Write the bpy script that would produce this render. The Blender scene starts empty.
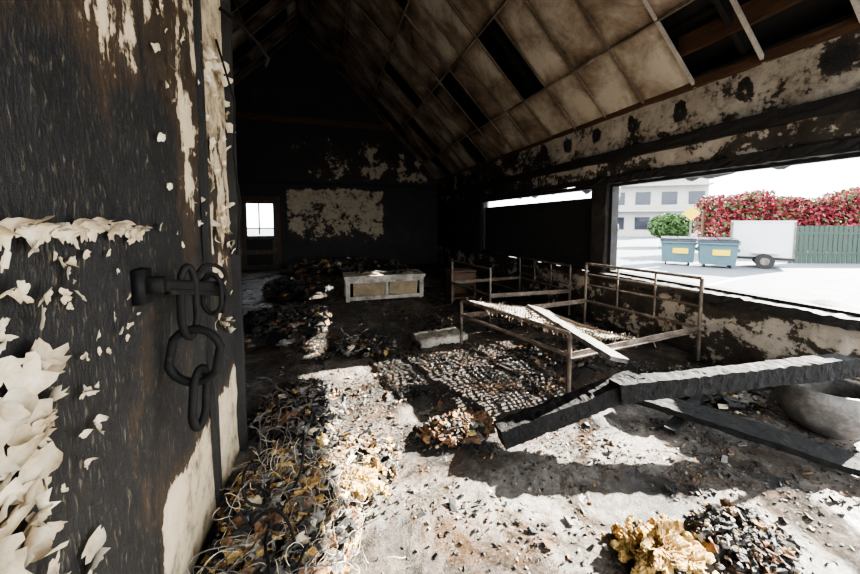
import bpy, math, random
from mathutils import Vector, Matrix, noise, Euler
random.seed(7)
R=random.random
def rr(a,b): return a+(b-a)*R()
sc=bpy.context.scene

# ---------------------------------------------------------------- materials
class NT:
    def __init__(s,name):
        s.m=bpy.data.materials.new(name); s.m.use_nodes=True
        s.t=s.m.node_tree; s.b=s.t.nodes['Principled BSDF']
    def n(s,typ,**k):
        nd=s.t.nodes.new(typ)
        for a,v in k.items(): setattr(nd,a,v)
        return nd
    def l(s,a,b): s.t.links.new(a,b)
    def coord(s,scale=(1,1,1)):
        tc=s.n('ShaderNodeTexCoord'); mp=s.n('ShaderNodeMapping'); mp.inputs['Scale'].default_value=scale
        s.l(tc.outputs['Object'],mp.inputs['Vector']); return mp.outputs['Vector']
    def noise(s,vec,scale,detail=6,rough=.6,dist=0):
        nd=s.n('ShaderNodeTexNoise'); nd.inputs['Scale'].default_value=scale; nd.inputs['Detail'].default_value=detail
        nd.inputs['Roughness'].default_value=rough; nd.inputs['Distortion'].default_value=dist
        s.l(vec,nd.inputs['Vector']); return nd.outputs['Fac']
    def math(s,op,a,b=None,clamp=False):
        nd=s.n('ShaderNodeMath'); nd.operation=op; nd.use_clamp=clamp
        for i,v in enumerate((a,b)):
            if v is None: continue
            if isinstance(v,(int,float)): nd.inputs[i].default_value=v
            else: s.l(v,nd.inputs[i])
        return nd.outputs[0]
    def ramp(s,fac,stops):
        nd=s.n('ShaderNodeValToRGB'); e=nd.color_ramp.elements
        while len(e)<len(stops): e.new(.5)
        for i,(p,c) in enumerate(stops):
            e[i].position=p; e[i].color=(c[0],c[1],c[2],1) if not isinstance(c,(int,float)) else (c,c,c,1)
        s.l(fac,nd.inputs[0]); return nd.outputs['Color']
    def mix(s,fac,a,b):
        nd=s.n('ShaderNodeMix'); nd.data_type='RGBA'
        for i,v in ((0,fac),(6,a),(7,b)):
            if isinstance(v,(int,float)): nd.inputs[i].default_value=v
            elif isinstance(v,tuple): nd.inputs[i].default_value=(v[0],v[1],v[2],1)
            else: s.l(v,nd.inputs[i])
        return nd.outputs[2]
    def bump(s,h,strength=.5,dist=.02):
        nd=s.n('ShaderNodeBump'); nd.inputs['Strength'].default_value=strength; nd.inputs['Distance'].default_value=dist
        s.l(h,nd.inputs['Height']); s.l(nd.outputs[0],s.b.inputs['Normal'])
    def attr(s,name):
        nd=s.n('ShaderNodeAttribute'); nd.attribute_name=name; return nd.outputs['Fac']

def char_paint(name,paint,soot,char=(.012,.011,.010),stretch=(1,1,1),scale=2.5,rough=.75,fine=14,spkamt=.35,spk_s=60):
    t=NT(name); v=t.coord(stretch); v2=t.coord()
    n1=t.noise(v,scale,8,.65,.4); n2=t.noise(v2,fine,8,.7); n3=t.noise(v,spk_s,4,.7)
    m=t.attr('mask')
    f=t.math('ADD',m,t.math('MULTIPLY',t.math('SUBTRACT',n1,.5),1.9))
    f=t.math('ADD',f,t.math('MULTIPLY',t.math('SUBTRACT',n2,.5),.9))
    fac=t.ramp(f,[(.47,0.),(.52,1.)])
    halo=t.ramp(f,[(.15,0.),(.5,1.)])
    pc=t.ramp(t.math('ADD',t.math('MULTIPLY',n2,.6),t.math('MULTIPLY',n1,.5)),[(.42,soot),(.56,paint),(.75,tuple(min(1,c*1.25) for c in paint))])
    spk=t.ramp(n3,[(.58,0.),(.68,1.)])
    cc=t.mix(t.math('MULTIPLY',spk,spkamt),t.mix(n1,char,tuple(c*2.4 for c in char)),tuple(c*.5 for c in paint))
    cc=t.mix(t.math('MULTIPLY',halo,.55),cc,soot)
    t.l(t.mix(fac,cc,pc),t.b.inputs['Base Color'])
    t.b.inputs['Roughness'].default_value=rough
    h=t.math('ADD',t.math('MULTIPLY',fac,.5),t.math('MULTIPLY',n3,.35)); h=t.math('ADD',h,t.math('MULTIPLY',n2,.6))
    t.bump(h,.8,.02); return t.m

def mottled(name,stops,scale=6,rough=(.5,.9),bump=.5,bd=.02,stretch=(1,1,1),metal=0.,fine=40,spec=.5):
    t=NT(name); v=t.coord(stretch)
    n1=t.noise(v,scale,8,.65,.3); n2=t.noise(v,fine,5,.7)
    f=t.math('ADD',t.math('MULTIPLY',n1,.7),t.math('MULTIPLY',n2,.3))
    t.l(t.ramp(f,stops),t.b.inputs['Base Color'])
    t.l(t.ramp(n1,[(.35,rough[0]),(.65,rough[1])]),t.b.inputs['Roughness'])
    t.b.inputs['Metallic'].default_value=metal; t.b.inputs['Specular IOR Level'].default_value=spec
    if bump: t.bump(f,bump,bd)
    return t.m

M={}
M['wallL']=char_paint('mat_charred_wall',(.66,.54,.36),(.11,.062,.026),char=(.007,.0067,.0065),stretch=(1,2.2,.55),scale=2.2,rough=.6,fine=11,spkamt=.40,spk_s=38)
M['wallF']=char_paint('mat_far_wall',(.46,.38,.27),(.08,.052,.03),char=(.015,.014,.014),scale=1.6,fine=8)
M['wallR']=char_paint('mat_window_wall',(.44,.385,.31),(.10,.075,.05),char=(.012,.011,.010),stretch=(1,1,1.3),scale=2.2)
M['black']=mottled('mat_black_char',[(.3,(.006,.006,.006)),(.7,(.028,.025,.022))],8,(.6,.9),.8,.02)
M['lead']=mottled('mat_alligator_char',[(.42,(.004,.004,.004)),(.58,(.012,.011,.010)),(.74,(.065,.06,.055))],9,(.7,.95),1.,.06,fine=20,spec=.3)
M['greywood']=mottled('mat_grey_burnt_wood',[(.35,(.02,.018,.016)),(.5,(.10,.09,.08)),(.7,(.24,.22,.20))],10,(.6,.9),.8,.01)
M['brownwood']=mottled('mat_brown_wood',[(.3,(.02,.012,.008)),(.55,(.10,.05,.025)),(.75,(.22,.12,.06))],5,(.6,.9),.6,.01,stretch=(3,.6,3))
M['rust']=mottled('mat_rusty_tube',[(.35,(.04,.03,.024)),(.55,(.17,.13,.10)),(.7,(.42,.38,.32))],9,(.45,.8),.4,.004,metal=.2)
M['spring']=mottled('mat_burnt_springs',[(.35,(.06,.045,.03)),(.55,(.26,.21,.15)),(.7,(.50,.44,.35))],9,(.5,.8),0)
M['iron']=mottled('mat_black_iron',[(.35,(.004,.004,.004)),(.6,(.010,.009,.008)),(.8,(.06,.038,.022))],20,(.6,.9),.8,.004,spec=.25)
M['cream']=mottled('mat_cream_flake',[(.3,(.17,.10,.045)),(.44,(.50,.40,.26)),(.68,(.80,.73,.58))],11,(.6,.8),.4,.005)
M['foam']=mottled('mat_yellow_foam',[(.34,(.05,.025,.008)),(.48,(.40,.24,.07)),(.68,(.78,.62,.30))],9,(.8,.95),1.,.05,fine=40)
M['rustdebris']=mottled('mat_brown_debris',[(.3,(.02,.011,.007)),(.5,(.13,.065,.03)),(.7,(.30,.19,.10))],8,(.7,.95),.8,.02)
M['ash']=mottled('mat_ash',[(.35,(.03,.027,.024)),(.5,(.12,.11,.095)),(.7,(.34,.31,.27))],10,(.7,.95),.8,.01)
M['white']=mottled('mat_scorched_white',[(.34,(.03,.025,.02)),(.50,(.36,.32,.26)),(.7,(.70,.66,.58))],4,(.5,.8),.3,.005)
M['beige']=mottled('mat_scorched_beige',[(.3,(.05,.03,.02)),(.5,(.26,.19,.11)),(.7,(.42,.33,.21))],3,(.6,.8),.3,.005)
M['stone']=mottled('mat_stone_basin',[(.3,(.03,.027,.024)),(.5,(.13,.12,.11)),(.7,(.32,.30,.28))],7,(.35,.7),.7,.015,metal=.3)

def ceil_mat():
    t=NT('mat_ceiling_panels'); v=t.coord()
    n1=t.noise(v,1.6,7,.7,.7); n2=t.noise(v,9,6,.7)
    m=t.attr('mask')
    f=t.math('ADD',t.math('MULTIPLY',n1,.72),t.math('MULTIPLY',n2,.25)); f=t.math('ADD',f,t.math('MULTIPLY',m,.50))
    t.l(t.ramp(f,[(.46,(.012,.009,.007)),(.61,(.095,.063,.042)),(.77,(.28,.21,.145)),(.98,(.58,.52,.42))]),t.b.inputs['Base Color'])
    t.b.inputs['Roughness'].default_value=.8; t.bump(n2,.4,.01); return t.m
M['ceil']=ceil_mat()

def floor_mat():
    t=NT('mat_ash_floor'); v=t.coord()
    n0=t.noise(v,1.3,6,.7,.9); n1=t.noise(v,5,8,.7,.8); n2=t.noise(v,34,7,.78); n3=t.noise(v,120,3,.7)
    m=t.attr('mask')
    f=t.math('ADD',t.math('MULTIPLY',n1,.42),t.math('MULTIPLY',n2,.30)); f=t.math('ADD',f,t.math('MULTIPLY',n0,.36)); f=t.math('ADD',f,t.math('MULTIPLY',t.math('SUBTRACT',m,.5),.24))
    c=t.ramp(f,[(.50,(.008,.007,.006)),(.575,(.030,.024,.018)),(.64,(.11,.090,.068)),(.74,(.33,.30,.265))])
    br=t.ramp(t.noise(v,2.2,6,.7,.8),[(.48,0.),(.64,1.)])
    c=t.mix(t.math('MULTIPLY',br,.5),c,(.12,.058,.022))
    t.l(c,t.b.inputs['Base Color'])
    t.l(t.ramp(n0,[(.42,.14),(.56,.60)]),t.b.inputs['Roughness'])
    h=t.math('ADD',t.math('MULTIPLY',n1,1.),t.math('MULTIPLY',n2,.8)); h=t.math('ADD',h,t.math('MULTIPLY',n3,.3))
    t.bump(h,1.,.05); return t.m
M['floor']=floor_mat()

# ---------------------------------------------------------------- mesh builder
class MB:
    def __init__(s): s.v=[];s.f=[];s.mi=[]
    def add(s,vs,fs,m=0):
        o=len(s.v); s.v+= [tuple(p) for p in vs]; s.f+=[tuple(i+o for i in f) for f in fs]; s.mi+=[m]*len(fs)
    def box(s,c,size,rot=None,m=0,jit=0):
        hx,hy,hz=[a/2 for a in size]; vs=[]
        for x in(-hx,hx):
            for y in(-hy,hy):
                for z in(-hz,hz):
                    p=Vector((x+rr(-jit,jit),y+rr(-jit,jit),z+rr(-jit,jit)))
                    if rot is not None: p=rot@p
                    vs.append(p+Vector(c))
        s.add(vs,[(0,1,3,2),(4,6,7,5),(0,4,5,1),(2,3,7,6),(0,2,6,4),(1,5,7,3)],m)
    def tube(s,pts,r,seg=8,m=0,closed=False):
        pts=[Vector(p) for p in pts]; n=len(pts); vs=[];fs=[]
        up=Vector((0,0,1)); prev=None
        for i,p in enumerate(pts):
            if closed: d=pts[(i+1)%n]-pts[(i-1)%n]
            else: d=pts[min(i+1,n-1)]-pts[max(i-1,0)]
            d.normalize()
            if prev is None: a=d.cross(up) if abs(d.z)<.9 else d.cross(Vector((1,0,0)))
            else: a=prev-d*prev.dot(d)
            a.normalize(); prev=a; b=d.cross(a)
            for k in range(seg):
                t=2*math.pi*k/seg; vs.append(p+a*math.cos(t)*r+b*math.sin(t)*r)
        for i in range(n if closed else n-1):
            j=(i+1)%n
            for k in range(seg):
                k2=(k+1)%seg; fs.append((i*seg+k,i*seg+k2,j*seg+k2,j*seg+k))
        if not closed:
            fs.append(tuple(range(seg-1,-1,-1))); fs.append(tuple((n-1)*seg+k for k in range(seg)))
        s.add(vs,fs,m)
    def lump(s,c,size,m=0,amp=.35,freq=2.,seg=14,rings=9,rot=0,flatz=None,fine=.25):
        sd=Vector((rr(0,50),rr(0,50),rr(0,50))); vs=[];fs=[]
        cr,sr=math.cos(rot),math.sin(rot)
        for i in range(rings+1):
            th=math.pi*i/rings
            for k in range(seg):
                ph=2*math.pi*k/seg; d=Vector((math.sin(th)*math.cos(ph),math.sin(th)*math.sin(ph),math.cos(th)))
                q=1+amp*noise.noise(d*freq+sd)*1.6+amp*.5*noise.noise(d*freq*2.7+sd)
                if seg>20: q+=amp*fine*(noise.noise(d*freq*6+sd)+.6*noise.noise(d*freq*14+sd))
                x,y,z=d.x*size[0]*q,d.y*size[1]*q,d.z*size[2]*q
                z=c[2]+z
                if flatz is not None: z=max(z,flatz)
                vs.append((c[0]+x*cr-y*sr,c[1]+x*sr+y*cr,z))
        for i in range(rings):
            for k in range(seg):
                k2=(k+1)%seg; fs.append((i*seg+k,(i+1)*seg+k,(i+1)*seg+k2,i*seg+k2))
        s.add(vs,fs,m)
    def beam(s,p0,p1,w,h,roll=0,n=14,jit=.012,m=0,taper=(1,1)):
        p0=Vector(p0);p1=Vector(p1); d=(p1-p0).normalized(); a=d.cross(Vector((0,0,1))).normalized(); b=a.cross(d)
        a2=a*math.cos(roll)+b*math.sin(roll); b2=-a*math.sin(roll)+b*math.cos(roll)
        sd=Vector((rr(0,50),rr(0,50),0)); vs=[];fs=[]
        prof=[(-1,-1),(-.33,-1),(.33,-1),(1,-1),(1,-.33),(1,.33),(1,1),(.33,1),(-.33,1),(-1,1),(-1,.33),(-1,-.33)]; K=len(prof)
        for i in range(n+1):
            t=i/n; p=p0.lerp(p1,t); k=taper[0]+(taper[1]-taper[0])*t
            for (u,v) in prof:
                q=p+a2*u*w/2*k+b2*v*h/2*k
                nn=noise.noise_vector(q*26+sd)*jit+noise.noise_vector(q*5+sd)*jit*.5
                vs.append(q+nn)
        for i in range(n):
            for k in range(K):
                k2=(k+1)%K; fs.append((i*K+k,i*K+k2,(i+1)*K+k2,(i+1)*K+k))
        fs.append(tuple(range(K-1,-1,-1))); fs.append(tuple(n*K+k for k in range(K)))
        s.add(vs,fs,m)
    def obj(s,name,mats,smooth=False,loc=None):
        me=bpy.data.meshes.new(name)
        if loc is None and s.v:
            n=len(s.v); loc=(sum(p[0] for p in s.v)/n,sum(p[1] for p in s.v)/n,min(p[2] for p in s.v))
        L=Vector(loc or (0,0,0))
        me.from_pydata([Vector(p)-L for p in s.v],[],s.f)
        for mm in mats: me.materials.append(mm)
        for p,i in zip(me.polygons,s.mi): p.material_index=i; p.use_smooth=smooth
        me.update(); o=bpy.data.objects.new(name,me); o.location=L; sc.collection.objects.link(o); return o

def grid_wall(name,ua,ub,va,vb,step,place,maskfn,mat,holes=(),thick=.18,disp=.008,extra_u=(),extra_v=()):
    def cuts(a,b,br):
        pts=sorted(set([a,b]+[x for x in br if a<x<b])); out=[]
        for p,q in zip(pts,pts[1:]):
            n=max(1,round((q-p)/step)); out+=[p+(q-p)*i/n for i in range(n)]
        return out+[pts[-1]]
    U=cuts(ua,ub,[h[0] for h in holes]+[h[1] for h in holes]+list(extra_u)); V=cuts(va,vb,[h[2] for h in holes]+[h[3] for h in holes]+list(extra_v))
    vs=[];ms=[];W=len(U)
    for v in V:
        for u in U:
            edge=any((abs(u-h[0])<1e-4 or abs(u-h[1])<1e-4 or abs(v-h[2])<1e-4 or abs(v-h[3])<1e-4) for h in holes)
            dd=0 if edge else disp*noise.noise(Vector((u*3,v*3,1.3)))+disp*.5*noise.noise(Vector((u*11,v*11,3)))
            vs.append(place(u,v,dd)); ms.append(maskfn(u,v))
    fs=[]
    for j in range(len(V)-1):
        for i in range(W-1):
            cu=(U[i]+U[i+1])/2; cv=(V[j]+V[j+1])/2
            if any(h[0]<cu<h[1] and h[2]<cv<h[3] for h in holes): continue
            fs.append((j*W+i,j*W+i+1,(j+1)*W+i+1,(j+1)*W+i))
    me=bpy.data.meshes.new(name); me.from_pydata(vs,[],fs); a=me.attributes.new('mask','FLOAT','POINT')
    a.data.foreach_set('value',ms); me.materials.append(mat)
    for p in me.polygons: p.use_smooth=True
    me.update(); o=bpy.data.objects.new(name,me); sc.collection.objects.link(o)
    md=o.modifiers.new('thickness','SOLIDIFY'); md.thickness=abs(thick); md.offset=-1 if thick>0 else 1
    return o

# ---------------------------------------------------------------- dimensions
RX=-.6; XR,XN=3.98,-.57; XL=2*RX-XR
YF,YB=11.9,-1.5
TAN=1.
EAVE=2.98; RZ=EAVE+(XR-RX)*TAN
SILL,HEAD=.72,2.08
def ss(a,b,x):
    t=max(0,min(1,(x-a)/(b-a))); return t*t*(3-2*t)
def blob(u,v,cu,cv,ru,rv): return math.exp(-(((u-cu)/ru)**2+((v-cv)/rv)**2))

def fmask(x,y):  # floor tone: sunlit zone painted lighter, shaded far end and window side darker
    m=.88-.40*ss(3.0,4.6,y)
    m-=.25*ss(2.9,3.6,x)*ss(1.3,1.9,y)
    m-=.60*blob(x,y,2.2,2.7,.9,.7)  # this and the next blobs paint shade around the bed and between sun patches
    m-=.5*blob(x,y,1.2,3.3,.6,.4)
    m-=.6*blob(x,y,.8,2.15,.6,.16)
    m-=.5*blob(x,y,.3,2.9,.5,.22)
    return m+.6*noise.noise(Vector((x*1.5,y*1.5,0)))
def fz(x,y):
    return .022*noise.noise(Vector((x*2.2,y*2.2,0)))+.016*noise.noise(Vector((x*7,y*7,2)))+.011*noise.noise(Vector((x*18,y*18,5)))-.01
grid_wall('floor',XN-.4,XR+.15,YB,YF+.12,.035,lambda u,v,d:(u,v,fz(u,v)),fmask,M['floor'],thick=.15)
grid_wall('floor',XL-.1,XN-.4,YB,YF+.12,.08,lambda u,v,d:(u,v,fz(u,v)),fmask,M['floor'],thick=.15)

def rooftop(u): return EAVE+min(XR-u,u-XL)*TAN
def farplace(u,v,d):
    return (u,YF-d,min(v,rooftop(u)+.42))
def farmask(u,v):
    m=.04
    m+=.58*ss(-1.28,-1.1,u)*(1-ss(1.9,2.05,u))*ss(.5,1.5,v)*(1-ss(2.55,2.65,v))
    m+=.32*ss(2.8,2.9,v)*(1-ss(3.9,4.4,v))*ss(-1.5,0,u)
    return m
DX0,DX1,DH=-2.52,-1.46,2.2
grid_wall('wall_far',XL-.1,XR+.2,-.1,RZ+.3,.08,farplace,farmask,M['wallF'],holes=[(DX0,DX1,0,DH)],thick=.2,disp=.02)
b=MB(); b.box((-.6,YF-.04,2.74),(9.1,.08,.12)); b.obj('trim_1',[M['black']])
b=MB(); b.box((-.6,YF-.06,4.72),(5.6,.12,.20)); b.obj('trim_2',[M['brownwood']])

WY0,WY1=1.38,4.06
def rmask(y,z):
    if z<SILL: return .36+.25*blob(y,z,1.8,.4,1.2,.3)-.3*ss(.6,.72,z)
    far=ss(4.6,7.5,y)
    if z>2.5: m=.68-.35*far
    elif z>2.14: m=.50-.2*far
    else: m=.10
    for k in range(8):
        yc=1.10+.64*k; r=math.hypot((y-yc)*1.3,(z-2.80))+.04*noise.noise(Vector((y*9,z*9,0)))
        m-=.75*math.exp(-((r-.07)/.035)**2)
    return m
grid_wall('wall_right',YB,YF+.1,-.1,EAVE+.05,.04,lambda u,v,d:(XR-d,u,v),rmask,M['wallR'],
  holes=[(WY0,WY1,SILL,HEAD),(4.36,8.3,SILL,HEAD),(-1.3,WY0,0.0,HEAD)],thick=-.22,disp=.03,extra_v=(2.14,2.5))  # last hole: unseen doorway, added so sun reaches the near right floor
b=MB(); b.beam((XR-.03,YB,2.44),(XR-.03,YF,2.44),.08,.13,n=90,jit=.012); b.obj('trim_3',[M['black']])
b=MB(); b.beam((XR-.02,YB,EAVE+.05),(XR-.02,YF,EAVE+.05),.08,.09,n=90,jit=.004); b.obj('trim_4',[M['brownwood']])
def wframe(y0,y1,z0,z1,w0=.06):
    b=MB(); x=XR+.11; w=.06
    b.box((x,(y0+y1)/2,z0+w/2),(.16,y1-y0,w),jit=.006); b.box((x,(y0+y1)/2,z1-w/2),(.12,y1-y0,w),jit=.006)
    b.box((x,y0+w0/2,(z0+z1)/2),(.06,w0,z1-z0-2*w)); b.box((x,y1-w/2,(z0+z1)/2),(.12,w,z1-z0-2*w),jit=.004)
    return b
b=wframe(WY0,WY1,SILL,HEAD,.03); b.beam((XR+.07,WY0,SILL-.01),(XR+.07,WY1,SILL-.01),.40,.09,n=60,jit=.016)
b.beam((XR-.02,WY0-.3,HEAD+.02),(XR-.02,WY1+.3,HEAD+.02),.07,.10,n=60,jit=.014)
b.obj('window_1',[M['black']])
b=wframe(4.36,8.3,SILL,HEAD); b.box((XR+.12,6.33,1.31),(.03,3.8,1.15),m=0)
b.obj('window_2',[M['black']])
b=MB()
for y in(-1.27,): b.box((XR+.1,y,1.04),(.12,.06,2.06))
b.box((XR+.1,WY0-.015,.36),(.06,.03,.7)); b.box((XR+.1,.0,2.05),(.12,2.4,.06)); b.obj('added_door_frame',[M['black']])  # frame of the added doorway, out of view

def lmask(y,z):
    m=.02
    m+=.50*ss(1.72,2.05,z)*ss(.55,.8,y)*(1-.5*ss(1.3,1.6,y))
    m+=.24*ss(1.50,1.75,y)*ss(1.3,1.7,z)
    m+=.65*ss(1.95,2.02,y)*ss(.9,1.2,z)*(.5+.5*noise.noise(Vector((y*9,z*7,0))))
    m+=.45*blob(y,z,.72,.98,.13,.22)
    m+=.30*blob(y,z,.84,1.49,.18,.03)
    m+=.40*blob(y,z,.72,.55,.2,.15)
    m+=.9*(1-ss(.35,.60,z-(y-1.4)*.10))*ss(1.30,1.42,y)  # pale strip along the base: sunlight painted into the wall mask
    return m
grid_wall('wall_left',YB,2.46,0,4.3,.03,lambda u,v,d:(XN+d,u,v),lmask,M['wallL'],thick=.14,disp=.01)
b=MB(); b.box((XN-.07,(YB+2.46)/2,5.85),(.14,2.46-YB,3.1)); b.obj('wall_left_upper',[M['black']])
grid_wall('wall_left_far',YB,YF,-.1,EAVE+.05,.15,lambda u,v,d:(XL+d,u,v),lambda u,v:.05,M['wallF'],thick=.15)
grid_wall('wall_back',XL,XR,0,RZ+.3,.12,lambda u,v,d:(u,YB,min(v,rooftop(u)+.42)),lambda u,v:.1,M['wallF'],holes=[(-.3,3.7,0,2.9)],thick=-.15)  # wide opening behind the camera, added to let sky light in
b=MB(); b.box((XN+.02,2.43,2.15),(.05,.05,4.3)); b.box((XN+.012,1.93,2.15),(.024,.05,4.3)); b.obj('trim_5',[M['black']])

# far door
M['doorp']=mottled('mat_scorched_door',[(.35,(.02,.016,.013)),(.55,(.09,.065,.045)),(.7,(.22,.16,.11))],4,(.5,.8),.4,.01)
b=MB(); yd=YF+.06; dc=(DX0+DX1)/2; dw=DX1-DX0
b.box((dc,yd,.53),(dw,.045,1.06)); b.box((DX0+.09,yd,1.63),(.18,.045,1.14)); b.box((DX1-.06,yd,1.63),(.12,.045,1.14)); b.box((dc,yd,2.14),(dw-.24,.045,.12))
for z in(.3,.78): b.box((dc,yd-.03,z),(.75,.015,.34),m=2)
b.box((dc-.0,yd,1.6),(.04,.03,1.0)); b.box((dc,yd,1.30),(dw-.2,.03,.04)); b.tube([(DX1-.1,yd-.02,.95),(DX1-.1,yd-.09,.95),(DX1-.2,yd-.09,.95)],.012,m=1)
b.box((dc,yd,0.0),(dw,.12,.06))
b.obj('door_1',[M['doorp'],M['iron'],M['black']])
b=MB()
for x in(DX0-.05,DX1+.05): b.box((x,YF-.03,1.1),(.09,.06,2.2))
b.box((dc,YF-.03,2.26),(dw+.2,.06,.10)); b.obj('trim_6',[M['brownwood']])

# ---------------------------------------------------------------- ceiling
TH=math.atan(TAN); cA,sA=math.cos(TH),math.sin(TH); L=(XR-RX)/cA
vs=[];fs=[];ms=[]; bars=MB()
RE=[0,.4,1.7,3.0,4.3,5.6,L]; ROWS=6; PW=.62
def cp(side,s_,y,off=0):
    return Vector((RX+side*(s_*cA+off*sA),y,RZ-s_*sA+off*cA))
ncol=int((YF-YB)/PW)+1
for side in(1,-1):
    for r in range(ROWS):
        for c in range(ncol):
            y0=YB+c*PW; y1=min(y0+PW,YF)
            if y1-y0<.05: continue
            if side>0 and r==5 and y0<2.3: continue
            if side>0 and r==4 and .2<y0<1.5: continue
            if side<0 and R()<.08: continue
            if side>0 and (c,r) in ((10,4),(13,4),(18,4),(16,3),(8,3),(12,2),(20,3),(15,5),(19,5)): continue
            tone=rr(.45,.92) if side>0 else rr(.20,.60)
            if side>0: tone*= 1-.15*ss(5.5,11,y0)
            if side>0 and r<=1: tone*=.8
            g=.014; N=10; o=len(vs); sag=rr(0,.03); tl=rr(-.012,.012); RW=RE[r+1]-RE[r]
            for j in range(N+1):
                for i in range(N+1):
                    a=RE[r]+g+(RW-2*g)*j/N; yy=y0+g+(y1-y0-2*g)*i/N
                    bow=-sag*math.sin(math.pi*j/N)*math.sin(math.pi*i/N)+tl*(j/N-.5)
                    e=min(i,N-i,j,N-j)
                    vs.append(cp(side,a,yy,bow)); ms.append(tone-(.30 if e==0 else .08 if e==1 else 0)+.4*noise.noise(Vector((a*2,yy*2,side))))
            for j in range(N):
                for i in range(N): fs.append((o+j*(N+1)+i,o+j*(N+1)+i+1,o+(j+1)*(N+1)+i+1,o+(j+1)*(N+1)+i))
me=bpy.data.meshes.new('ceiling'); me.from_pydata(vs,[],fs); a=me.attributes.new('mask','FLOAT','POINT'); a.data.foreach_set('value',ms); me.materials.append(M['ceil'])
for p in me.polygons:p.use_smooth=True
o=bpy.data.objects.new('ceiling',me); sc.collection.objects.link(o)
M['bar']=mottled('mat_ceiling_grid',[(.3,(.14,.12,.09)),(.5,(.40,.36,.30)),(.7,(.7,.66,.6))],1.2,(.4,.7),.2,.003)
M['bard']=mottled('mat_ceiling_grid_sooty',[(.3,(.03,.022,.015)),(.52,(.18,.14,.10)),(.7,(.5,.43,.34))],1.5,(.5,.8),.2,.003)
for side in(1,-1):
    for c in range(ncol+1):
        y=min(YB+c*PW,YF-.01); m=0 if (side>0 and y<2.9) else 1
        bars.beam(cp(side,.02,y,-.008),cp(side,L-.02,y,-.008),.030,.028,n=6,jit=.002,m=m)
    for r in range(1,ROWS+1 if side<0 else ROWS):
        bars.beam(cp(side,RE[r],YB,-.008),cp(side,RE[r],YF,-.008),.030,.028,n=12,jit=.002,m=1)
bars.obj('ceiling_grid',[M['bar'],M['bard']])
b=MB()
for side in(1,-1):
    for off in(.32,.36):
        q=[cp(side,-.40,YB-.2,off),cp(side,L+.5,YB-.2,off),cp(side,L+.5,YF+.2,off),cp(side,-.40,YF+.2,off)]
        b.add(q,[(0,1,2,3)])
    y=YB+.3
    while y<YF:
        b.beam(cp(side,0,y,.2),cp(side,L+.2,y,.2),.05,.18,n=4,jit=.003); y+=.9
    for k in range(25): b.beam(cp(side,.1+k*.25,YB,.30),cp(side,.1+k*.25,YF,.30),.05,.03,n=4,jit=.003)
    b.box((XR+.3 if side>0 else XL-.25,(YB+YF)/2,EAVE+.10),(.7,YF-YB+.4,.06))
b.obj('roof_deck',[M['black']])
b=MB(); b.beam((RX,YB,RZ-.06),(RX,YF,RZ-.06),.06,.1,n=20,jit=.006); b.obj('ridge_beam',[M['brownwood']])
b=MB(); b.beam(cp(1,L-.45,YB,.16),cp(1,L-.45,2.9,.16),.05,.20,roll=.0,n=40,jit=.006); b.obj('exposed_rafter_plate',[M['brownwood']])
b=MB()
for (s_,y,dr) in((3.0,8.6,.6),(3.4,8.0,.5),(2.6,9.3,.6),(3.6,9.6,.5),(3.9,7.4,.4)):
    p=cp(-1,s_,y,-.05); b.box(p-Vector((0,0,dr/2)),(.55,.02,dr),rot=Euler((rr(-.2,.2),rr(-.5,.5),rr(-.5,.5))).to_matrix(),jit=.06)
b.obj('hanging_ceiling_panel',[M['beige']])

# ---------------------------------------------------------------- peeling paint on left wall
def flake(b,y,z,w,h,curl=.5,ang=0,m=0):
    sd=Vector((rr(0,99),rr(0,99),0)); vs=[];fs=[];SEG=20;RG=6
    ca,sa=math.cos(ang),math.sin(ang)
    for i in range(RG+1):
        for k in range(SEG):
            t=2*math.pi*k/SEG; q=i/RG*(1+.7*noise.noise(Vector((math.cos(t)*1.8,math.sin(t)*1.8,0))+sd)+.2*noise.noise(Vector((math.cos(t)*5,math.sin(t)*5,0))+sd))
            u=math.cos(t)*w/2*q; v=math.sin(t)*h/2*q
            th=max(0,(v/h+.5)-.25)*curl*3.2; rad=h/(curl*3.2+1e-4)
            if th>0: vv=-.25*h+rad*math.sin(th); off=rad*(1-math.cos(th))
            else: vv=v; off=0
            off+=.004+.010*noise.noise(Vector((u*20,v*20,0))+sd)
            uu=u*ca-vv*sa; v2=u*sa+vv*ca
            vs.append((XN+.012+max(off,0),y+uu,z+v2))
    for i in range(RG):
        for k in range(SEG):
            k2=(k+1)%SEG; fs.append((i*SEG+k,i*SEG+k2,(i+1)*SEG+k2,(i+1)*SEG+k))
    b.add(vs,fs,m)
b=MB()
for i in range(34):
    y=.64+i*.0195; flake(b,y,1.487+rr(-.014,.014),rr(.025,.055),rr(.045,.075),rr(.7,1.),rr(-.6,.6))
for i in range(32): flake(b,rr(.66,1.0),rr(1.28,1.46),rr(.015,.05),rr(.012,.035),rr(.4,.95),rr(0,6.28))
for i in range(46): flake(b,rr(.64,.88),rr(.86,1.25),rr(.03,.095),rr(.03,.085),rr(.5,1.),rr(0,6.28))
for i in range(16): flake(b,rr(.85,1.05),rr(.9,1.2),rr(.012,.04),rr(.012,.035),rr(.4,.95),rr(0,6.28))
for i in range(30): flake(b,rr(.66,.98),rr(.45,.78),rr(.03,.09),rr(.03,.08),rr(.4,1.),rr(0,6.28))
for i in range(18): flake(b,rr(.95,1.3),rr(1.15,1.46),rr(.012,.03),rr(.01,.025),rr(.3,.9),rr(0,6.28))
for i in range(60): flake(b,rr(1.95,2.38),rr(.8,2.5),rr(.02,.07),rr(.03,.10),rr(.2,.9),rr(0,6.28))
for i in range(26): flake(b,rr(1.4,1.95),rr(1.4,2.3),rr(.01,.03),rr(.015,.04),rr(.2,.8),rr(0,6.28))
b.obj('peeling_paint',[M['cream']],smooth=True)

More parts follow.
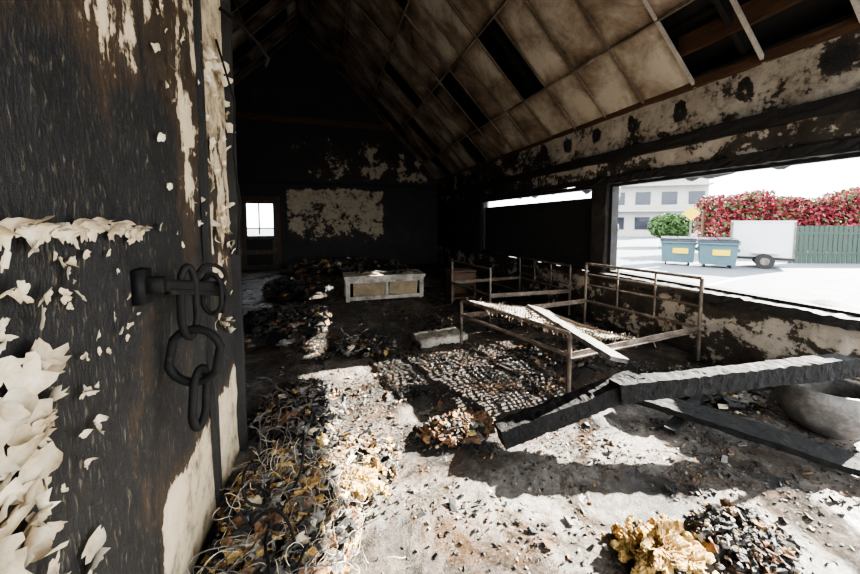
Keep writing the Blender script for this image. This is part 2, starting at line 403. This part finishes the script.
# latch and chain
b=MB()
b.box((XN+.02,1.27,1.30),(.03,.06,.11),jit=.003)
b.box((XN+.05,1.28,1.30),(.05,.04,.05))
P0=Vector((XN+.05,1.28,1.30));P1=Vector((-.42,1.58,1.235))
b.beam(P0,P1,.025,.04,n=8,jit=.003)
b.beam(P0+Vector((.02,.04,-.03)),P1+Vector((.0,0,-.03)),.02,.02,n=8,jit=.002)
def link(c,lenv,wid,r,yaw,tilt=0):
    pts=[]
    for k in range(24):
        t=2*math.pi*k/24; x=math.cos(t)*wid/2; z=math.sin(t)*lenv/2
        x=math.copysign(min(abs(x)*1.15,wid/2),x)
        p=Vector((x,0,z)); p=Euler((0,tilt,yaw)).to_matrix()@p; pts.append(p+Vector(c))
    b.tube(pts,r,8,closed=True)
C=P0.lerp(P1,.45)
link((C.x,C.y,C.z-.06),.26,.055,.013,.9)
link((C.x+.01,C.y,C.z-.26),.20,.16,.015,-.15,.2)
link((C.x+.02,C.y,C.z-.42),.22,.05,.015,.9,.1)
C2=P0.lerp(P1,.85)
link((C2.x,C2.y,C2.z-.03),.16,.07,.009,-.2); link((C2.x,C2.y,C2.z+.04),.09,.09,.008,.3,.6)
b.tube([(-.50,1.62,1.25),(-.46,1.62,1.28),(-.42,1.6,1.26),(-.40,1.6,1.19),(-.42,1.6,1.12)],.009)
b.obj('latch_chain',[M['iron']],smooth=True)
b=MB()
b.tube([(XN+.02,2.3,2.72),(XN+.12,2.32,2.66),(XN+.2,2.34,2.58),(XN+.26,2.36,2.5),(XN+.24,2.36,2.45)],.012)
b.tube([(XN+.02,2.2,2.5),(XN+.08,2.3,2.2),(XN+.05,2.35,1.9),(XN+.09,2.3,1.6),(XN+.05,2.34,1.3)],.006)
b.tube([(XN+.02,1.6,3.0),(XN+.08,1.65,2.75),(XN+.10,1.7,2.6),(XN+.04,1.7,2.5)],.02)
b.obj('hanging_cable',[M['iron']],smooth=True)

# ---------------------------------------------------------------- bed frames
def bed(name,A,B,C,D,hl,hr,railz,mesh=True):
    A,B,C,D=[Vector((p[0],p[1],0)) for p in(A,B,C,D)]; b=MB(); Z=lambda z:Vector((0,0,z)); r=.019
    for P,h in((A,hl),(B,hl),(C,hr),(D,hr)): b.tube([P+Z(0),P+Z(h)],r)
    for P,Q,h,nb in((A,B,hl,0),(D,C,hr,2)):
        b.tube([P+Z(h),Q+Z(h)],r)
        b.tube([P+Z(railz),Q+Z(railz)],r)
        if nb:
            b.tube([P+Z(h-.15),Q+Z(h-.15)],.012); b.tube([P+Z(h-.30),Q+Z(h-.30)],.012)
            for t in(.33,.66): b.tube([P.lerp(Q,t)+Z(railz),P.lerp(Q,t)+Z(h)],.012)
    for P,Q in((A,D),(B,C)):
        b.beam(P+Z(railz),Q+Z(railz),.012,.05,n=6,jit=.002); b.beam(P+Z(railz-.025),Q+Z(railz-.025),.05,.012,n=6,jit=.002)
    for t in(.5,): b.tube([A.lerp(D,t)+Z(railz-.03),B.lerp(C,t)+Z(railz-.03)],.012)
    if mesh:
        def pt(u,v):
            p=(A.lerp(D,u)).lerp(B.lerp(C,u),v); z=hl-(hl-railz+.06)*min(1,u*1.5)-.09*math.sin(math.pi*min(1,u*1.1))*math.sin(math.pi*v)+.03*noise.noise(Vector((u*6,v*6,0)))
            return p+Z(z)
        NU,NV=46,32
        for i in range(0,NU*2//3): b.tube([pt(i/NU,j/10) for j in range(11)],.008,4,m=1)
        for j in range(1,NV): b.tube([pt(i/10*.64,j/NV) for i in range(11)],.008,4,m=1)
        for i in range(1,NU*2//3):
            for j in range(1,NV):
                p=pt(i/NU,j/NV)
                if R()<.5: b.tube([p,p+Vector((rr(-.03,.03),rr(-.03,.03),rr(-.08,.05)))],.007,4,m=1)
    return b.obj(name,[M['rust'],M['spring']])
bed('metal_bed_frame',(1.98,2.36),(1.58,3.80),(3.60,4.0),(3.84,2.58),.55,.90,.36)
bed('metal_bed_frame',(2.35,4.55),(2.2,5.75),(3.7,5.9),(3.74,4.5),.80,.80,.40,mesh=False)

# ---------------------------------------------------------------- fallen timbers
b=MB()
b.beam((1.08,1.93,.09),(2.08,1.78,.385),.17,.11,roll=.15,n=70,jit=.009); b.obj('charred_beam',[M['lead']])
b=MB()
b.beam((1.86,1.76,.36),(3.55,1.37,.485),.13,.12,roll=.1,n=90,jit=.009,taper=(1.0,1.05)); b.obj('charred_beam',[M['lead']])
b=MB()
b.beam((2.12,3.10,.585),(2.03,1.90,.50),.16,.035,roll=.25,n=30,jit=.006); b.obj('fallen_plank',[M['greywood']])
b=MB()
b.beam((2.35,2.05,.12),(3.15,.86,.05),.17,.045,roll=-.15,n=30,jit=.009); b.obj('fallen_plank',[M['lead']])
b=MB()
b.beam((1.6,2.15,.03),(2.45,2.2,.1),.06,.03,n=20,jit=.01);b.beam((2.3,1.7,.03),(3.3,2.1,.05),.07,.03,n=20,jit=.01); b.beam((2.2,2.4,.03),(3.0,2.2,.06),.05,.03,n=20,jit=.01)
b.obj('charred_batten',[M['lead']])

# basin
b=MB(); prof=[(.0,.0),(.12,.0),(.19,.05),(.245,.14),(.26,.24),(.25,.33),(.235,.345),(.215,.33),(.215,.24),(.19,.14),(.10,.07),(0,.06)]
vs=[];fs=[];S=32
for r,z in prof:
    for k in range(S):
        t=2*math.pi*k/S; vs.append((3.42+r*math.cos(t),1.42+r*math.sin(t),z+.005*noise.noise(Vector((math.cos(t)*3,math.sin(t)*3,z*8)))))
for i in range(len(prof)-1):
    for k in range(S): fs.append((i*S+k,i*S+(k+1)%S,(i+1)*S+(k+1)%S,(i+1)*S+k))
b.add(vs,fs); b.obj('metal_basin',[M['stone']],smooth=True)

# burnt cabinet
b=MB(); x0,x1,y0,y1,h=.35,1.86,6.45,7.05,.48
b.box(((x0+x1)/2,(y0+y1)/2,h-.03),(x1-x0+.06,y1-y0+.06,.06),jit=.006)
for x in(x0+.04,x1-.04):
    for y in(y0+.04,y1-.04): b.box((x,y,(h-.06)/2),(.08,.08,h-.06))
b.box(((x0+x1)/2,y0+.03,h-.1),(x1-x0-.16,.03,.07)); b.box(((x0+x1)/2,y0+.03,.05),(x1-x0-.16,.03,.07))
b.box((x0+.45,y0+.05,.22),(.62,.02,.28),m=1); b.box((x1-.40,y0+.05,.22),(.56,.02,.28),rot=Euler((0,.10,0)).to_matrix(),m=1)
b.box((x0+.78,y0+.03,.22),(.05,.03,.27)); b.box(((x0+x1)/2,y1-.03,.21),(x1-x0-.16,.02,.40),m=2)
for k in range(34): b.box((rr(x0+.1,x1-.1),rr(y0+.08,y1-.08),h+.012),(rr(.05,.22),rr(.04,.14),rr(.01,.06)),rot=Euler((rr(-.2,.2),rr(-.2,.2),rr(0,3))).to_matrix(),m=random.choice((1,2,2)),jit=.012)
b.obj('burnt_cabinet',[M['white'],M['beige'],M['black']])
b=MB(); x,y=2.55,6.2
for dx in(-.22,.22): b.box((x+dx,y,.27),(.03,.4,.54))
b.box((x,y,.55),(.5,.44,.03)); b.box((x,y,.28),(.42,.38,.02)); b.box((x,y,.04),(.42,.38,.02)); b.box((x,y+.18,.28),(.41,.02,.5)); b.box((x,y-.19,.42),(.40,.02,.2),rot=Euler((0,.05,0)).to_matrix())
b.obj('burnt_nightstand',[M['brownwood']])
b=MB(); b.beam((1.05,3.95,.05),(1.65,4.0,.06),.34,.08,n=20,jit=.03); b.obj('foam_pad',[M['white']],smooth=True)

# ---------------------------------------------------------------- debris
b=MB()
def chip(x,y,s,m,zoff=0):
    b.box((x,y,fz(x,y)+s*.2+zoff),(s*rr(.5,1.8),s*rr(.4,1.0),s*rr(.15,.6)),rot=Euler((rr(-.5,.5),rr(-.5,.5),rr(0,6.3))).to_matrix(),m=m,jit=s*.2)
cnt=0
while cnt<20000:
    x=rr(-.48,3.75); y=rr(.6,10.5)
    if y>4 and R()<.4: continue
    if noise.noise(Vector((x*1.6,y*1.6,4)))+.5*noise.noise(Vector((x*5,y*5,4)))<rr(-.3,.4): continue
    cnt+=1
    s=rr(.003,.015)*(1+.08*y)
    if R()<.04: s*=2.4
    chip(x,y,s,random.choices([0,1,2,3],[6,3,2.4,.3])[0])
b.obj('ash_debris',[M['black'],M['ash'],M['rustdebris'],M['cream']])

def pile(name,cx,cy,rx,ry,hh,n,mats,weights,ss_=(.02,.07),base=0):
    b=MB()
    b.lump((cx,cy,0),(rx*.85,ry*.9,hh*.8),m=base,amp=.4,freq=3,seg=64,rings=32,flatz=-.02,fine=.4)
    for i in range(n):
        t=rr(0,6.283); q=math.sqrt(R()); x=cx+rx*1.15*q*math.cos(t); y=cy+ry*1.15*q*math.sin(t)
        if XN-.1<x<XN+.05 and y<2.5: x=XN+.05
        z=hh*max(0,math.sqrt(max(0,1-min(1,q)**2)))*1.02
        s=rr(*ss_)*rr(.5,1); mm=random.choices(range(len(mats)),weights)[0]
        if R()<.4: b.lump((x,y,z+s*.15),(s*rr(.5,1),s*rr(.4,.9),s*rr(.25,.6)),m=mm,amp=.6,seg=9,rings=6)
        else: b.box((x,y,z+s*.1),(s*rr(.8,2.2),s*rr(.3,1.),s*rr(.06,.3)),rot=Euler((rr(-.8,.8),rr(-.8,.8),rr(0,6.3))).to_matrix(),m=mm,jit=s*.22)
    return b.obj(name,mats)
MT=[M['black'],M['ash'],M['rustdebris'],M['foam'],M['cream']]
pile('rubble_pile',-.20,1.75,.29,.50,.12,1100,MT,[4,4,3.4,2.0,1.0],base=0,ss_=(.015,.065))
pile('rubble_pile',-.20,2.75,.30,.45,.10,500,MT,[6,4,2,.6,.5],base=0,ss_=(.015,.06))
pile('rubble_pile',.12,2.05,.26,.28,.05,420,MT,[3,4,3,2.2,1.2],base=0,ss_=(.01,.05))
pile('rubble_pile',.90,2.18,.24,.14,.08,360,MT,[3,1,6,.5,.1],base=0,ss_=(.015,.06))
pile('rubble_pile',.45,4.0,.32,.25,.12,260,MT,[6,3,1,.1,.3],base=0)
pile('rubble_pile',1.85,1.0,.2,.16,.06,300,MT,[6,2,2,.3,.3],base=0,ss_=(.01,.045))
pile('rubble_pile',-.6,5.2,.6,.8,.2,400,MT,[7,1,1.5,.05,.1],base=0,ss_=(.02,.10))
pile('rubble_pile',2.7,3.2,.55,.4,.05,400,MT,[7,1,1.5,.05,.05],base=0,ss_=(.015,.06))
pile('rubble_pile',3.3,2.1,.35,.3,.1,300,MT,[6,2,1,.1,.3],base=0,ss_=(.02,.08))
pile('rubble_pile',-.6,7.9,.6,.8,.25,300,MT,[7,1,1.5,.05,.1],base=0,ss_=(.03,.14))
pile('rubble_pile',.6,10.6,1.6,.7,.3,300,MT,[5,2,2,.2,.6],base=0,ss_=(.05,.22))
b=MB(); b.lump((1.40,1.05,.04),(.13,.08,.07),amp=.4,freq=2.4,seg=80,rings=50,rot=.4,flatz=.0,fine=.4); b.lump((1.48,.97,.03),(.08,.06,.04),amp=.5,seg=60,rings=40,flatz=0,fine=.4)
b.lump((1.31,1.12,.03),(.05,.05,.05),amp=.5,seg=60,rings=40,flatz=0,fine=.4)
for i in range(110):
    q=Vector((rr(1.2,1.6),rr(.9,1.22),rr(.0,.04))); b.lump(q,(rr(.006,.025),)*3,amp=.6,seg=8,rings=5,m=random.choice((0,0,1)))
b.obj('insulation_foam_chunk',[M['foam'],M['black']])
b=MB(); b.lump((.14,1.84,.05),(.11,.08,.045),amp=.45,seg=80,rings=44,flatz=0,fine=.4)
for i in range(60): b.lump((rr(-.05,.3),rr(1.7,2.0),rr(.04,.08)),(rr(.006,.02),)*3,amp=.6,seg=8,rings=5)
b.obj('insulation_foam_chunk',[M['foam']])
def tangle(name,cx,cy,rx,ry,z0,n,mat,r=.003,step=.03):
    b=MB()
    for i in range(n):
        p=Vector((cx+rr(-rx,rx),cy+rr(-ry,ry),z0+rr(0,.08))); d=Vector((rr(-1,1),rr(-1,1),rr(-.2,.7))).normalized(); pts=[]
        k=Vector((rr(-1,1),rr(-1,1),rr(-1,1)))*.5
        for j in range(14):
            pts.append(p.copy()); p=p+d*step; d=(d+k.cross(d)*.5+Vector((rr(-.3,.3),rr(-.3,.3),rr(-.35,.2)))).normalized(); p.z=max(p.z,.015)
            if p.x<XN+.04: p.x=XN+.04
        b.tube(pts,r,5)
    return b.obj(name,[mat],smooth=True)
tangle('burnt_wire_tangle',-.26,1.75,.2,.45,.08,80,M['ash'],.0022,.022)
tangle('burnt_hose',-.24,1.50,.12,.3,.10,6,M['iron'],.007,.03)
tangle('burnt_straw_insulation',-.15,1.7,.3,.45,.06,260,M['cream'],.0012,.013)
tangle('burnt_wire_tangle',-.25,2.7,.2,.4,.08,50,M['rust'],.0025,.022)
tangle('burnt_wire_tangle',.45,4.0,.25,.18,.08,25,M['iron'],.004)

# ---------------------------------------------------------------- exterior
GZ=-.15
M['asphalt']=mottled('mat_asphalt',[(.3,(.075,.085,.10)),(.7,(.115,.125,.14))],2,(.8,.95),.2,.01)
M['line']=mottled('mat_road_paint',[(.3,(.4,.4,.38)),(.7,(.5,.5,.48))],4,(.7,.9),0)
b=MB(); b.add([(4.2,-60,GZ),(120,-60,GZ),(120,90,GZ),(4.2,90,GZ)],[(0,1,2,3)]); b.add([(-60,12.1,GZ),(4.2,12.1,GZ),(4.2,90,GZ),(-60,90,GZ)],[(0,1,2,3)]); b.add([(-60,-60,GZ),(4.2,-60,GZ),(4.2,-1.66,GZ),(-60,-1.66,GZ)],[(0,1,2,3)]); b.obj('ground',[M['asphalt']],loc=(0,0,GZ))
b=MB()
for i in range(7): b.box((9.5,1.0+i*2.6,GZ+.01),(4.5,.12,.02),rot=Euler((0,0,.25)).to_matrix())
b.obj('parking_line',[M['line']])
M['leafred']=mottled('mat_red_leaves',[(.35,(.04,.008,.010)),(.5,(.20,.016,.030)),(.7,(.40,.055,.075))],3,(.6,.9),.5,.05,fine=12)
M['leafgreen']=mottled('mat_green_leaves',[(.35,(.012,.032,.010)),(.5,(.055,.11,.03)),(.7,(.12,.22,.06))],3,(.6,.9),.5,.05,fine=12)
def foliage(name,fn,n,s,mats,wts,trunk=None):
    b=MB()
    for i in range(n):
        p=fn(); u=Vector((rr(-1,1),rr(-1,1),rr(-1,1))).normalized(); v=u.cross(Vector((rr(-1,1),rr(-1,1),rr(-1,1)))).normalized(); q=s*rr(.6,1.4)
        b.add([p-u*q,p+v*q*.5,p+u*q,p-v*q*.5],[(0,1,2,3)],random.choices(range(len(mats)),wts)[0])
    if trunk:
        for (p0,p1,r) in trunk: b.tube([p0,p1],r,8,m=len(mats))
    return b.obj(name,list(mats)+[M['brownwood']])
H0=Vector((18.6,12.6,0));H1=Vector((36,6,0)); HN=Vector((6,19,0)).normalized()
def hp():
    t=R(); h=2.5+.30*math.sin(t*17)+.5*noise.noise(Vector((t*25,0,0)))+1.6*t; p=H0.lerp(H1,t)+HN*rr(-.7,.7); p.z=GZ+.1+h*(R()**.75); return p
foliage('bougainvillea_hedge',hp,46000,.10,[M['leafred'],M['leafgreen']],[2.6,1],trunk=[(H0.lerp(H1,t/10)+Vector((0,0,GZ)),H0.lerp(H1,t/10)+Vector((0,0,2))  ,.08) for t in range(11)])
def tp(cx,cy,cz,rx,rz):
    def f():
        d=Vector((rr(-1,1),rr(-1,1),rr(-1,1))).normalized()*(R()**.35); return Vector((cx+d.x*rx,cy+d.y*rx,cz+d.z*rz))
    return f
foliage('tree',tp(22.0,16.9,1.2,1.3,.9),5000,.11,[M['leafgreen']],[1],trunk=[(Vector((22,16.9,GZ)),Vector((22,16.9,1.6)),.12)])
M['fence']=mottled('mat_green_fence',[(.3,(.009,.022,.016)),(.7,(.022,.048,.031))],4,(.6,.8),.2,.01)
b=MB(); F0=Vector((17.8,8.7,0));F1=Vector((33,2.9,0)); n=90; fr=Matrix.Rotation(math.atan2(F1.y-F0.y,F1.x-F0.x),3,'Z')
for i in range(n): b.box(F0.lerp(F1,i/n)+Vector((0,0,GZ+.75)),(.14,.03,1.5),rot=fr)
b.box(F0.lerp(F1,.5)+Vector((0,0,GZ+1.2)),((F1-F0).length,.05,.08),rot=fr); b.box(F0.lerp(F1,.5)+Vector((0,0,GZ+.4)),((F1-F0).length,.05,.08),rot=fr)
b.obj('garden_fence',[M['fence']])
M['bwhite']=mottled('mat_white_render',[(.3,(.33,.32,.29)),(.7,(.42,.41,.38))],2,(.7,.9),0)
M['twhite']=mottled('mat_white_trailer',[(.3,(.5,.5,.5)),(.7,(.6,.6,.6))],2,(.5,.8),0)
M['glass']=mottled('mat_dark_glass',[(.3,(.012,.016,.024)),(.7,(.035,.045,.06))],1,(.1,.3),0)
b=MB(); rz=Matrix.Rotation(-.55,3,'Z'); bc=Vector((37.5,32.5,GZ))
b.box(bc+Vector((0,0,4.6)),(10,8,9.2),rot=rz)
for fl in range(3):
    z=.2+fl*2.8
    for k in range(4):
        q=rz@Vector((-3.9+k*2.6,-4.02,0)); b.box(bc+q+Vector((0,0,z+1.3)),(1.5,.1,1.4),rot=rz,m=1)
    q=rz@Vector((0,-4.5,0)); b.box(bc+q+Vector((0,0,z+2.7)),(10,1.0,.18),rot=rz); q=rz@Vector((0,-4.95,0)); b.box(bc+q+Vector((0,0,z+.5+2.7)),(10,.06,.08),rot=rz)
    for yy in(-2,1.5): q=rz@Vector((-5.02,yy,0)); b.box(bc+q+Vector((0,0,z+1.3)),(.1,1.2,1.3),rot=rz,m=1)
b.box(bc+Vector((0,0,9.4)),(10.6,8.6,.4),rot=rz)
b.obj('apartment_building',[M['bwhite'],M['glass']])
M['teal']=mottled('mat_blue_green_paint',[(.3,(.04,.085,.11)),(.7,(.085,.15,.16))],3,(.5,.8),.1,.01)
M['yellow']=mottled('mat_yellow_paint',[(.3,(.6,.42,.01)),(.7,(.75,.53,.02))],3,(.5,.7),0)
def dumpster(cx,cy,rot,k_=.80):
    b=MB(); rm=Matrix.Rotation(rot,3,'Z')@Matrix.Scale(k_,3); c=Vector((cx,cy,GZ)); hw,hd=.68,.5
    W=lambda x,y,z: rm@Vector((x,y,z))+c
    vs=[W(sx*hw*k,sy*hd*k,z) for z,k in((.15,.9),(1.15,1.)) for sx,sy in((-1,-1),(1,-1),(1,1),(-1,1))]
    b.add(vs,[(0,1,5,4),(1,2,6,5),(2,3,7,6),(3,0,4,7),(0,3,2,1)],0)
    b.box(W(0,0,1.19),(1.44,1.08,.08),rot=rm,m=1); b.box(W(0,-.56,1.10),(1.44,.05,.06),rot=rm,m=0)
    for x in(-.35,.35): b.box(W(x,.05,1.27),(.66,.9,.09),rot=rm@Euler((.08,0,0)).to_matrix(),m=1)
    for sx in(-.72,.72): b.box(W(sx,0,.8),(.06,.7,.12),rot=rm)
    for sx in(-.45,.45):
        for sy in(-.3,.3): b.tube([W(sx-.03,sy,.09),W(sx+.03,sy,.09)],.08,12,m=3)
    b.box(W(.1,-.50,.7),(.6,.02,.25),rot=rm,m=2)
    b.obj('dumpster',[M['teal'],M['glass'],M['yellow'],M['black']])
dumpster(13.15,9.8,-.9); dumpster(13.7,8.75,-.9)
b=MB(); rm=Matrix.Rotation(-1.0,3,'Z'); c=Vector((15.3,8.35,GZ)); w_,h_=1.6,1.25
b.box(c+Vector((0,0,.4+h_/2)),(w_,1.1,h_),rot=rm); b.box(c+Vector((0,0,.36)),(w_+.1,1.1,.1),rot=rm,m=1); b.box(c+Vector((0,0,.42+h_)),(w_+.04,1.14,.05),rot=rm)
for sx in(-w_/2,w_/2):
    for sy in(-.55,.55): b.box(c+rm@Vector((sx,sy,0))+Vector((0,0,.4+h_/2)),(.05,.05,h_+.02),rot=rm,m=2)
for sy in(-.63,.63):
    q=c+rm@Vector((.1,sy,0))+Vector((0,0,.26)); a=rm@Vector((0,.08,0)); b.tube([q-a,q+a],.26,20,m=1); b.tube([q-a*1.05,q+a*1.05],.13,16,m=2)
    b.box(q+Vector((0,0,.30)),(.7,.2,.04),rot=rm)
b.beam(c+rm@Vector((-w_/2,0,0))+Vector((0,0,.36)),c+rm@Vector((-1.45,0,0))+Vector((0,0,.36)),.08,.08,n=2,jit=0,m=1); b.tube([c+rm@Vector((-1.4,0,0)),c+rm@Vector((-1.4,0,0))+Vector((0,0,.5))],.03,m=1)
b.obj('box_trailer',[M['twhite'],M['black'],M['stone']])
b=MB(); c=Vector((14.2,10.1,GZ)); b.tube([c,c+Vector((0,0,2.3))],.03,m=1)
rm=Matrix.Rotation(-.95,3,'Z')@Euler((0,math.pi/4,0)).to_matrix(); b.box(c+Vector((-.05,-.05,2.0)),(.42,.03,.42),rot=rm); b.obj('warning_sign',[M['yellow'],M['stone']])

# ---------------------------------------------------------------- light
w=bpy.data.worlds.new('World'); sc.world=w; w.use_nodes=True; bg=w.node_tree.nodes['Background']; bg.inputs[0].default_value=(.90,.95,1,1); bg.inputs[1].default_value=4.6
sd=bpy.data.lights.new('sun','SUN'); sd.energy=46; sd.angle=.009; sd.color=(1,.95,.85)
so=bpy.data.objects.new('sun',sd); sc.collection.objects.link(so); so.rotation_euler=Vector((-1,-.12,-.46)).to_track_quat('-Z','Y').to_euler()

# ---------------------------------------------------------------- camera
F=340.; cd=bpy.data.cameras.new('camera'); cd.sensor_width=36; cd.lens=F/860*36; cd.clip_start=.05; cd.clip_end=300
co=bpy.data.objects.new('camera',cd); sc.collection.objects.link(co); co.location=(0,0,1.5)
pitch=math.radians(4); co.rotation_euler=(math.pi/2-pitch,0,-math.radians(17.17)); cd.shift_y=-(65-F*math.tan(pitch))/860
sc.camera=co
sc.view_settings.view_transform='AgX'; sc.view_settings.look='AgX - Medium High Contrast'; sc.view_settings.exposure=1.0
